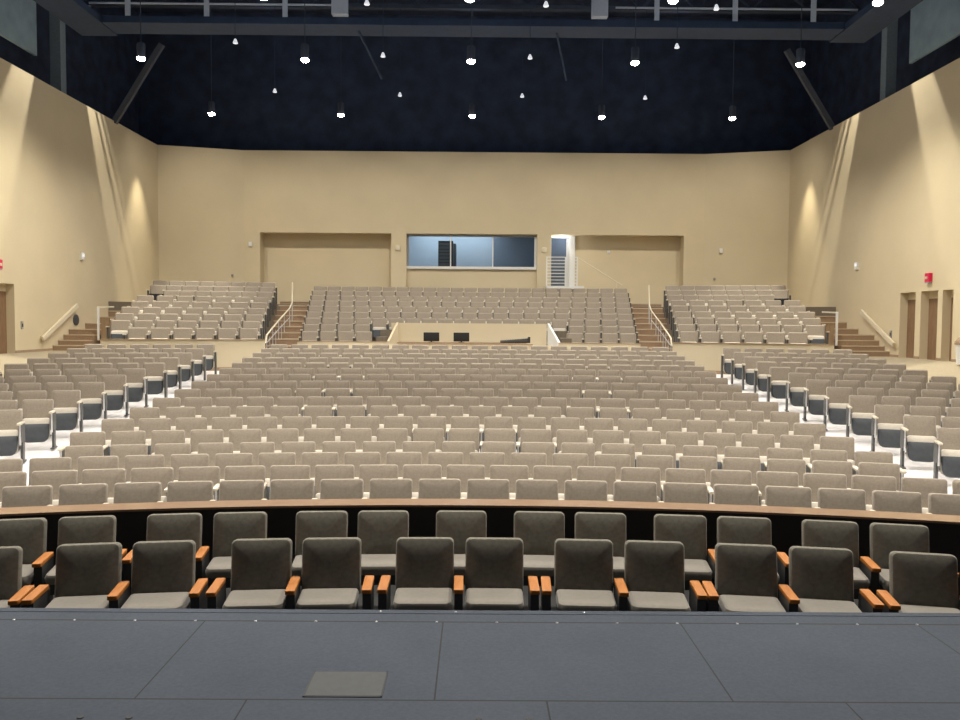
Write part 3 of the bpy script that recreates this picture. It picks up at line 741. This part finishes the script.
for sg, nm in ((-1, 'left'), (1, 'right')):
    sc = empty('side_catwalk', (sg*11.6, 12, 11.42), label='slate side catwalk with slanting rails along the upper %s wall' % nm, category='catwalk', group='side catwalks')
    MB().box(-0.55, 0.55, -6, 13.3, 0, 0.2, M['catwalk']).build('deck', sc)
    for i in range(7): MB().bar((-sg*0.55, -3+2.2*i, 0.2), (-sg*0.55, -2.2+2.2*i, 1.6), 0.06, 0.06, M['catpost']).build('post', sc)
    MB().bar((-sg*0.55, -6, 1.6), (-sg*0.55, 13.3, 1.6), 0.05, 0.05, M['catpost']).build('rail', sc)
    # unseen plates added under the wall lamp; their shadow is the wedge between streaks
    fp = MB(); fp.box(*sorted((sg*12.86, sg*14.0)), 25.2, 28.6, 14.18, 14.22, M['black']); struct(fp, 'shadow_flag_'+nm)  # added plate keeping the lamp off the upper side panel
    dc = MB(); dc.box(*sorted((sg*12.45, sg*13.4)), 26.70, 27.50, 13.98, 14.02, M['black']); struct(dc, 'shadow_shutter_'+nm)
    for dy in (-0.724, -0.85, 0.57, 0.665):
        struct(MB().box(*sorted((sg*12.45, sg*13.4)), 27.1+dy-0.014, 27.1+dy+0.014, 13.98, 14.01, M['black']), 'shadow_slat_'+nm)

def lamp(name, kind, loc, energy, col=(1, .94, .84), **k):
    l = bpy.data.lights.new(name, kind); l.energy = energy; l.color = col
    for a, b_ in k.items(): setattr(l, a, b_)
    o = bpy.data.objects.new(name, l); C.objects.link(o); o.location = loc; return o
def aim(o, t): o.rotation_euler = (Vector(t)-o.location).to_track_quat('-Z', 'Y').to_euler()

body_me = MB().lathe([(0.03, 0.42), (0.10, 0.40), (0.115, 0.36), (0.115, 0.02), (0.10, 0.0), (0.095, 0.01)], M['beam'], 16).mesh('housing', True)
lens_me = MB().lathe([(0.085, 0.035), (0.112, -0.005), (0.10, -0.045), (0.06, -0.07), (0.02, -0.078)], M['lens'], 16).mesh('lens', True)
cord_me = MB().tube([(0, 0, 0.42), (0, 0, 4.9)], 0.012, M['beam'], 6).mesh('cord', True)
PW = {28.45: 640, 22.55: 820, 18.25: 800}
for ri, (Y, rn) in enumerate(((28.45, 'row nearest the back wall'), (22.55, 'middle row'), (18.25, 'row at the top edge'))):
    for ci, X in enumerate((-9.2, -4.67, -0.07, 4.48, 9.08)):
        o = empty('pendant_light', (X, Y, 9.88), label='lit pendant downlight, %s from the left in the %s' % (ORD[ci], rn), category='pendant light', group='lit pendant downlights')
        part('housing', body_me, o); part('lens', lens_me, o); part('cord', cord_me, o)
        l = lamp('pendant_lamp', 'SPOT', (X, Y, 9.78), PW[Y], spot_size=R(150), spot_blend=0.6, shadow_soft_size=0.10)
        l.parent = None
sh_me = MB().lathe([(0.012, 0.12), (0.025, 0.115), (0.065, 0.015), (0.06, 0.0)], M['glow_white'], 14).mesh('shade', True)
cord2 = MB().tube([(0, 0, 0.15), (0, 0, 3.6)], 0.009, M['catwalk'], 6).mesh('cord', True)
SM = [(-2.44, 21.95, 9.85, 'between the two lit rows, left of the middle'), (1.53, 22.0, 9.85, 'between lit rows, right of the middle'),
      (-6.13, 21.0, 9.85, 'beneath the catwalk, far left'), (5.27, 21.05, 9.85, 'beneath the catwalk, far right'),
      (-6.22, 25.4, 9.85, 'lowest and leftmost'), (-2.34, 25.7, 9.85, 'second from left among the lowest four'),
      (1.53, 25.7, 9.85, 'third from left among the lowest four'), (5.45, 25.8, 9.85, 'lowest and rightmost'),
      (-2.39, 18.4, 9.85, 'at top edge, left of the middle lamp'), (1.65, 18.4, 9.85, 'at top edge, right of the middle lamp'), (5.53, 18.5, 9.85, 'before the right catwalk railing')]
print('N individual', len(jobs))
for X, Y, Z, w_ in SM:
    o = empty('pendant_speaker', (X, Y, Z-0.08), label='small white bell pendant, '+w_, category='pendant', group='small white bell pendants')
    part('shade', sh_me, o); part('cord', cord2, o)

# ------------------------------------------------------------------ lights
for sg in (-1, 1):
    # lamp high over the added plates: streaks down the side wall
    l = lamp('streak_lamp', 'SPOT', (sg*12.55, 27.1, 15.2), 5200, (1, .93, .78), spot_size=R(64), spot_blend=0.25, shadow_soft_size=0.022)
    aim(l, (sg*13.75, 27.1, 6.0))
    l = lamp('corner_washer', 'SPOT', (sg*12.85, 32.9, 9.9), 1000, (1, .88, .64), spot_size=R(50), spot_blend=1.0, shadow_soft_size=0.1)
    aim(l, (sg*13.7, 33.0, 2.6))
# the same pendants go on toward the stage, above the frame
for Y, e_, sz_ in ((14.1, 800, 140), (8.2, 2250, 108)):
    for X in (-9.2, -4.67, -0.07, 4.48, 9.08):
        lamp('house_lamp', 'SPOT', (X, Y, 9.78), e_, spot_size=R(sz_), spot_blend=0.8, shadow_soft_size=0.12)
for sg in (-1, 1):
    l = lamp('side_fill', 'SPOT', (sg*9.6, 23.6, 10.4), 760, (1, .92, .74), spot_size=R(88), spot_blend=0.9, shadow_soft_size=0.2); aim(l, (sg*13.7, 24.4, 2.0))  # added fill to brighten the lower side walls
# wash on the back wall and the upper tier
for X in (-11, -6.6, -2.2, 2.2, 6.6, 11):
    l = lamp('wall_washer', 'SPOT', (X, 30.2, 12.2), 880, (1, .92, .78), spot_size=R(92), spot_blend=1.0, shadow_soft_size=0.2); aim(l, (X, 36, 3.2))
lamp('booth_lamp', 'AREA', (-0.9, 38.2, 7.1), 175, (.88, .95, 1), size=4.2)
lamp('door_lamp', 'POINT', (3.95, 36.35, 6.35), 16, (.92, .96, 1), shadow_soft_size=0.08)  # fill added in the bay to whiten the door jamb
lamp('lobby_lamp', 'POINT', (4.1, 37.5, 6.5), 7, (.85, .92, 1), shadow_soft_size=0.1)
# unseen fill added over the stage apron to lift its brightness
for X in (-3, 0, 3):
    l = lamp('apron_fill', 'SPOT', (X, 2.6, 8.5), 190, (.78, .90, 1), spot_size=R(60), spot_blend=0.6, shadow_soft_size=0.4); aim(l, (X, 1.6, 1))
for X in (-6, 0, 6):
    l = lamp('catwalk_fill', 'AREA', (X, 20.0, 12.9), 14, (.7, .82, 1), size=2.0); aim(l, (X, 24.5, 12.5))  # added blue fill round the catwalk, no fixture there
for sg in (-1, 1):
    l = lamp('panel_fill', 'POINT', (sg*12.6, 20, 13.6), 34, (.75, .88, 1), shadow_soft_size=0.4)  # added fill to lift the teal side panels

for X in (-8, 0, 8):
    for Y in (26.5, 32.5): lamp('void_fill', 'POINT', (X, Y, 14.2), 42, (.60, .74, 1), shadow_soft_size=0.6)  # blue fill added so the space under the ceiling reads navy
wd = bpy.data.worlds.new('world'); bpy.context.scene.world = wd; wd.use_nodes = True
bg = wd.node_tree.nodes['Background']; bg.inputs[0].default_value = (0.62, 0.70, 0.85, 1); bg.inputs[1].default_value = 0.14

sc = bpy.context.scene
sc.view_settings.view_transform = 'Standard'; sc.view_settings.look = 'None'
sc.view_settings.exposure = 0.0; sc.view_settings.gamma = 1.0
sc.cycles.use_denoising = True; sc.cycles.max_bounces = 6; sc.cycles.diffuse_bounces = 4
sc.cycles.sample_clamp_indirect = 4.0
